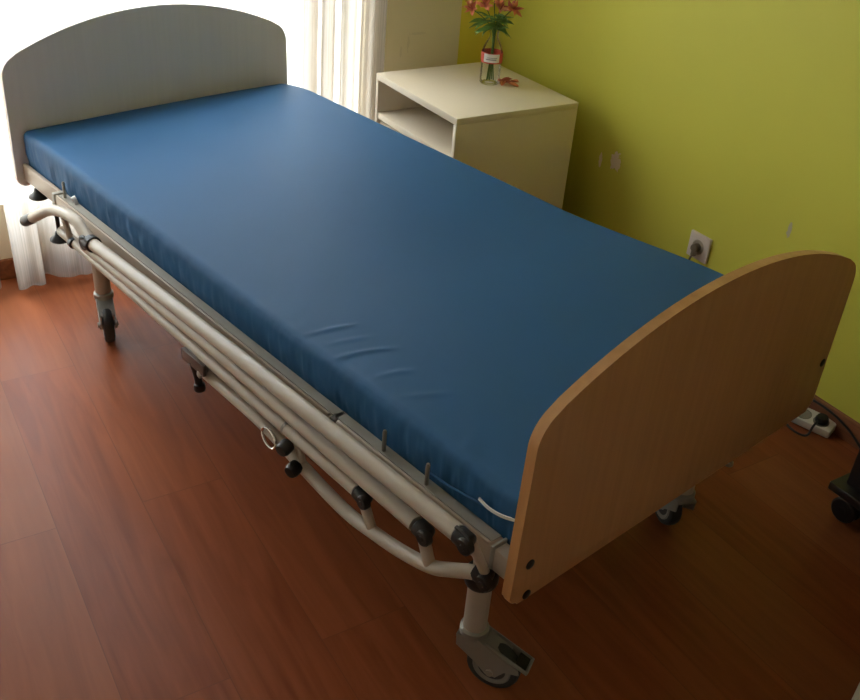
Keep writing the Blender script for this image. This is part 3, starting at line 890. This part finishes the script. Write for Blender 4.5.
flower('tall lily stem at the back rising above the other blooms', -0.012, 0.115, -0.015, 2, 16, (PP, PK))
for i, (dx, dy, a) in enumerate(((0.000, 0.000, 0.4), (-0.012, -0.020, 2.2), (0.014, -0.012, -0.6), (0.030, 0.012, 0.1), (0.004, 0.028, 1.0), (0.026, -0.030, 3.6), (-0.016, 0.012, 5.0))):
    p = Vector((0.508, 1.532, SH)) + VIEWR*dx + VIEWF*(-dy)
    bm = new_bm()
    petal_bm(bm, Matrix.Translation(p+Vector((0, 0, 0.0030))) @ Matrix.Rotation(a, 4, 'Z') @ Matrix.Translation((-0.017, 0, 0)), 0.040, 0.0105, -0.35, 0.8)
    o = finish(bm, 'fallen_petal', (M['petal_red'], M['petal'])[i % 2], frame=Matrix.Translation(p))
    thick(o, 0.0006)
    tag(o, 'withered pink petal fallen on the nightstand beside the bottle', 'petal', 'fallen petals on the nightstand')

# ------------------------------------------------------------------ wall outlet and plug
OC = (1.222, 0.303)                               # centre on the green wall, room coordinates
def wall_axis(r, z, off=0.0): return ROOM @ Matrix.Translation((r, -off, z)) @ Matrix.Rotation(PI/2, 4, 'X')   # local z points into the room
ou = thing('wall_outlet', R(OC[0], 0, OC[1]), 'square white wall outlet on the green wall above the mattress edge', 'outlet', TH)
A = wall_axis(*OC)
bm = new_bm(); add_box(bm, -0.043, 0.043, -0.043, 0.043, 0, 0.010, 0.003, mat=A); finish(bm, 'plate', M['outlet'], ou)
bm = new_bm(); add_lathe(bm, [(0.0235, 0.0095), (0.0245, 0.0115), (0.0225, 0.012), (0.020, 0.0105), (0.001, 0.0104)], A, 32); finish(bm, 'socket', M['outlet_in'], ou)
pl = thing('power_plug', R(OC[0], -0.012, OC[1]), 'brown plug pushed into the wall outlet, cord hanging down', 'plug', TH)
bm = new_bm(); add_lathe(bm, [(0.0135, 0.0122), (0.0145, 0.015), (0.0145, 0.026), (0.012, 0.032), (0.004, 0.034)], A, 24)
add_box(bm, -0.008, 0.008, -0.028, 0.004, 0.018, 0.032, 0.004, mat=A)
finish(bm, 'plug_body', M['plug_brown'], pl)
bm = new_bm(); add_tube(bm, [A @ Vector((-0.002, -0.026, 0.028)), A @ Vector((-0.010, -0.05, 0.027)), A @ Vector((-0.016, -0.09, 0.016)), A @ Vector((-0.012, -0.20, 0.012)), A @ Vector((0.02, -0.285, 0.030)), A @ Vector((0.10, -0.297, 0.05)), A @ Vector((0.22, -0.298, 0.10))], 0.0035, 8, smooth=6)
finish(bm, 'cord', M['plug_brown'], pl)

# ------------------------------------------------------------------ power strip with plug and cable on the floor
PS = ROOM @ Matrix.Translation((1.765, -0.056, 0.0)) @ Matrix.Rotation(math.radians(17), 4, 'Z')
ps = thing('power_strip', PS.translation, 'white power strip lying on the floor against the green wall baseboard', 'power strip', TH+math.radians(17))
TILT = PS @ Matrix.Translation((0, 0.0, 0.005)) @ Matrix.Rotation(math.radians(8), 4, 'X')
bm = new_bm(); add_box(bm, -0.150, 0.108, -0.033, 0.033, 0.000, 0.027, 0.006, mat=TILT)
finish(bm, 'strip_body', M['strip_white'], ps)
for x in (0.070, 0.018, -0.034, -0.086):
    bm = new_bm(); add_lathe(bm, [(0.0225, 0.0260), (0.0225, 0.0285), (0.0205, 0.0290), (0.0195, 0.0272), (0.001, 0.0271)], TILT @ Matrix.Translation((x, -0.005, 0)), 28)
    finish(bm, 'socket', M['strip_socket'], ps)
bp_ = thing('power_plug', TILT @ Vector((0.070, -0.005, 0.029)), 'black plug in the right-hand socket of the power strip, cord looping across the floor', 'plug')
bm = new_bm(); add_lathe(bm, [(0.0175, 0.0292), (0.0185, 0.032), (0.0185, 0.040), (0.015, 0.047), (0.004, 0.048)], TILT @ Matrix.Translation((0.070, -0.005, 0)), 24)
finish(bm, 'plug_body', M['black'], bp_)
bm = new_bm()
q0 = TILT @ Vector((0.066, -0.014, 0.041))
add_tube(bm, [q0, R(1.838, -0.082, 0.030), R(1.840, -0.100, 0.006), R(1.822, -0.116, 0.0045), R(1.790, -0.116, 0.0045), R(1.762, -0.104, 0.0045), R(1.740, -0.100, 0.0045), R(1.68, -0.13, 0.0045), R(1.58, -0.15, 0.0045)], 0.0034, 8, smooth=7)
finish(bm, 'cord', M['black'], bp_)
bm = new_bm()
add_tube(bm, [R(1.66, -0.022, 0.005), R(1.70, -0.019, 0.03), R(1.76, -0.019, 0.058), R(1.84, -0.019, 0.060), R(1.91, -0.020, 0.042), R(1.97, -0.030, 0.018), R(2.03, -0.050, 0.006), R(2.07, -0.08, 0.005)], 0.0036, 8, smooth=7)
tag(finish(bm, 'power_cable', M['black'], frame=Matrix.Translation(R(1.86, -0.022, 0))), 'dark cable running over the baseboard behind the power strip towards the black cabinet', 'cable')

# ------------------------------------------------------------------ black cabinet at the right edge
cb = thing('black_cabinet', R(2.29, -0.19, 0), 'black lacquered cabinet on casters at the right edge by the green wall', 'cabinet', TH)
def rb_(bm, *b, bev=0.004): add_box(bm, *b, bevel=bev, mat=ROOM)
bm = new_bm(); rb_(bm, 2.080, 2.50, -0.348, -0.03, 0.088, 0.112); base = finish(bm, 'base_board', M['dark_wood'], cb)
bm = new_bm(); rb_(bm, 2.104, 2.48, -0.318, -0.04, 0.112, 0.60); finish(bm, 'body', M['dark_wood'], cb)
bm = new_bm(); rb_(bm, 2.090, 2.494, -0.332, -0.03, 0.60, 0.622); finish(bm, 'top', M['dark_wood'], cb)
for x0, x1 in ((2.112, 2.290), (2.294, 2.472)):
    bm = new_bm(); rb_(bm, x0, x1, -0.330, -0.3182, 0.13, 0.59, bev=0.002); d = finish(bm, 'door', M['dark_wood'], cb)
    bm = new_bm(); xk = x1-0.02 if x0 < 2.2 else x0+0.02
    add_lathe(bm, [(0.004, 0), (0.004, 0.012), (0.010, 0.016), (0.008, 0.022), (0.002, 0.024)], ROOM @ Matrix.Translation((xk, -0.330, 0.4)) @ Matrix.Rotation(PI/2, 4, 'X'), 16)
    finish(bm, 'knob', M['zinc'], d)
for (r, s) in ((2.122, -0.300), (2.46, -0.300), (2.122, -0.075), (2.46, -0.075)):
    bm = new_bm()
    for off in (-0.011, 0.011):
        add_lathe(bm, [(0.012, -0.008), (0.030, -0.008), (0.0345, -0.004), (0.0345, 0.004), (0.030, 0.008), (0.012, 0.008)],
                  ROOM @ Matrix.Translation((r, s+off, 0.0347)) @ Matrix.Rotation(PI/2, 4, 'X'), 28)
    c = finish(bm, 'caster', M['black'], cb)
    bm = new_bm(); add_tube(bm, [R(r, s, 0.034), R(r, s, 0.088)], 0.009, 12); add_tube(bm, [R(r, s-0.02, 0.0347), R(r, s+0.02, 0.0347)], 0.010, 12)
    finish(bm, 'caster_stem', M['black'], c)

# ------------------------------------------------------------------ cream cabinet at the lower right edge
cu = thing('cream_cabinet', R(2.79, -0.62, 0), 'cream cabinet of which only one upright edge shows in the bottom right corner', 'cabinet', TH)
bm = new_bm(); rb_(bm, 2.533, 3.05, -0.844, -0.40, 0.0, 0.70, bev=0.002); finish(bm, 'body', M['cream_unit'], cu)
bm = new_bm(); rb_(bm, 2.533, 3.05, -0.844, -0.40, 0.7005, 0.722, bev=0.003); finish(bm, 'top', M['cream_unit'], cu)
for z in (0.06, 0.38):
    bm = new_bm(); rb_(bm, 2.57, 3.03, -0.8475, -0.8442, z, z+0.29, bev=0.0008); d = finish(bm, 'drawer_front', M['cream_unit'], cu)
    bm = new_bm(); add_lathe(bm, [(0.004, 0), (0.004, 0.012), (0.011, 0.016), (0.009, 0.022), (0.002, 0.024)], ROOM @ Matrix.Translation((2.80, -0.8475, z+0.2)) @ Matrix.Rotation(PI/2, 4, 'X'), 16)
    finish(bm, 'knob', M['zinc'], d)

# ------------------------------------------------------------------ light: daylight through the window
w = bpy.data.worlds.new('daylight'); SC.world = w; w.use_nodes = True
nt = w.node_tree; L = nt.links.new
bg = nt.nodes['Background']
tc = nt.nodes.new('ShaderNodeTexCoord'); sp = nt.nodes.new('ShaderNodeSeparateXYZ'); L(tc.outputs['Generated'], sp.inputs[0])
rp = nt.nodes.new('ShaderNodeValToRGB')
e = rp.color_ramp.elements
e[0].position = 0.44; e[0].color = (0.12, 0.11, 0.10, 1)
e[1].position = 0.54; e[1].color = (0.95, 0.97, 1.0, 1)
e2 = rp.color_ramp.elements.new(0.95); e2.color = (0.60, 0.75, 1.0, 1)
mr = nt.nodes.new('ShaderNodeMapRange'); mr.inputs['From Min'].default_value = -1; mr.inputs['From Max'].default_value = 1
L(sp.outputs['Z'], mr.inputs['Value']); L(mr.outputs[0], rp.inputs['Fac']); L(rp.outputs['Color'], bg.inputs['Color'])
bg.inputs['Strength'].default_value = 9.0
pd = bpy.data.lights.new('window_portal', 'AREA'); pd.shape = 'RECTANGLE'; pd.size = WIN[1]-WIN[0]; pd.size_y = WIN[3]-WIN[2]
pd.cycles.is_portal = True
po = bpy.data.objects.new('window_portal', pd); COL.objects.link(po)
po.matrix_world = ROOM @ Matrix.Translation((-0.19, (WIN[0]+WIN[1])/2, (WIN[2]+WIN[3])/2)) @ Matrix.Rotation(PI/2, 4, 'Z') @ Matrix.Rotation(PI/2, 4, 'X')
sd = bpy.data.lights.new('sun', 'SUN'); sd.energy = 4.2; sd.angle = math.radians(18.0); sd.color = (1.0, 0.94, 0.86)
so = bpy.data.objects.new('sun', sd); COL.objects.link(so)
sdir = ROOM.to_3x3() @ Vector((0.50, 0.13, -0.87))
so.rotation_euler = sdir.to_track_quat('-Z', 'Y').to_euler(); so.location = (-3, 0, 4)

# ------------------------------------------------------------------ camera and view
cd = bpy.data.cameras.new('camera'); cd.sensor_width = 36; cd.sensor_fit = 'HORIZONTAL'; cd.lens = 941.718/860*36
cd.clip_start = 0.02
co = bpy.data.objects.new('camera', cd); COL.objects.link(co)
co.location = (2.758, -0.874, 1.571)
co.rotation_euler = (math.radians(57.704), math.radians(-4.001), math.radians(48.843))
SC.camera = co
SC.cycles.transparent_max_bounces = 32
SC.view_settings.view_transform = 'Standard'; SC.view_settings.look = 'None'
SC.view_settings.gamma = 1.0; SC.view_settings.use_curve_mapping = False
SC.view_settings.exposure = 0.66
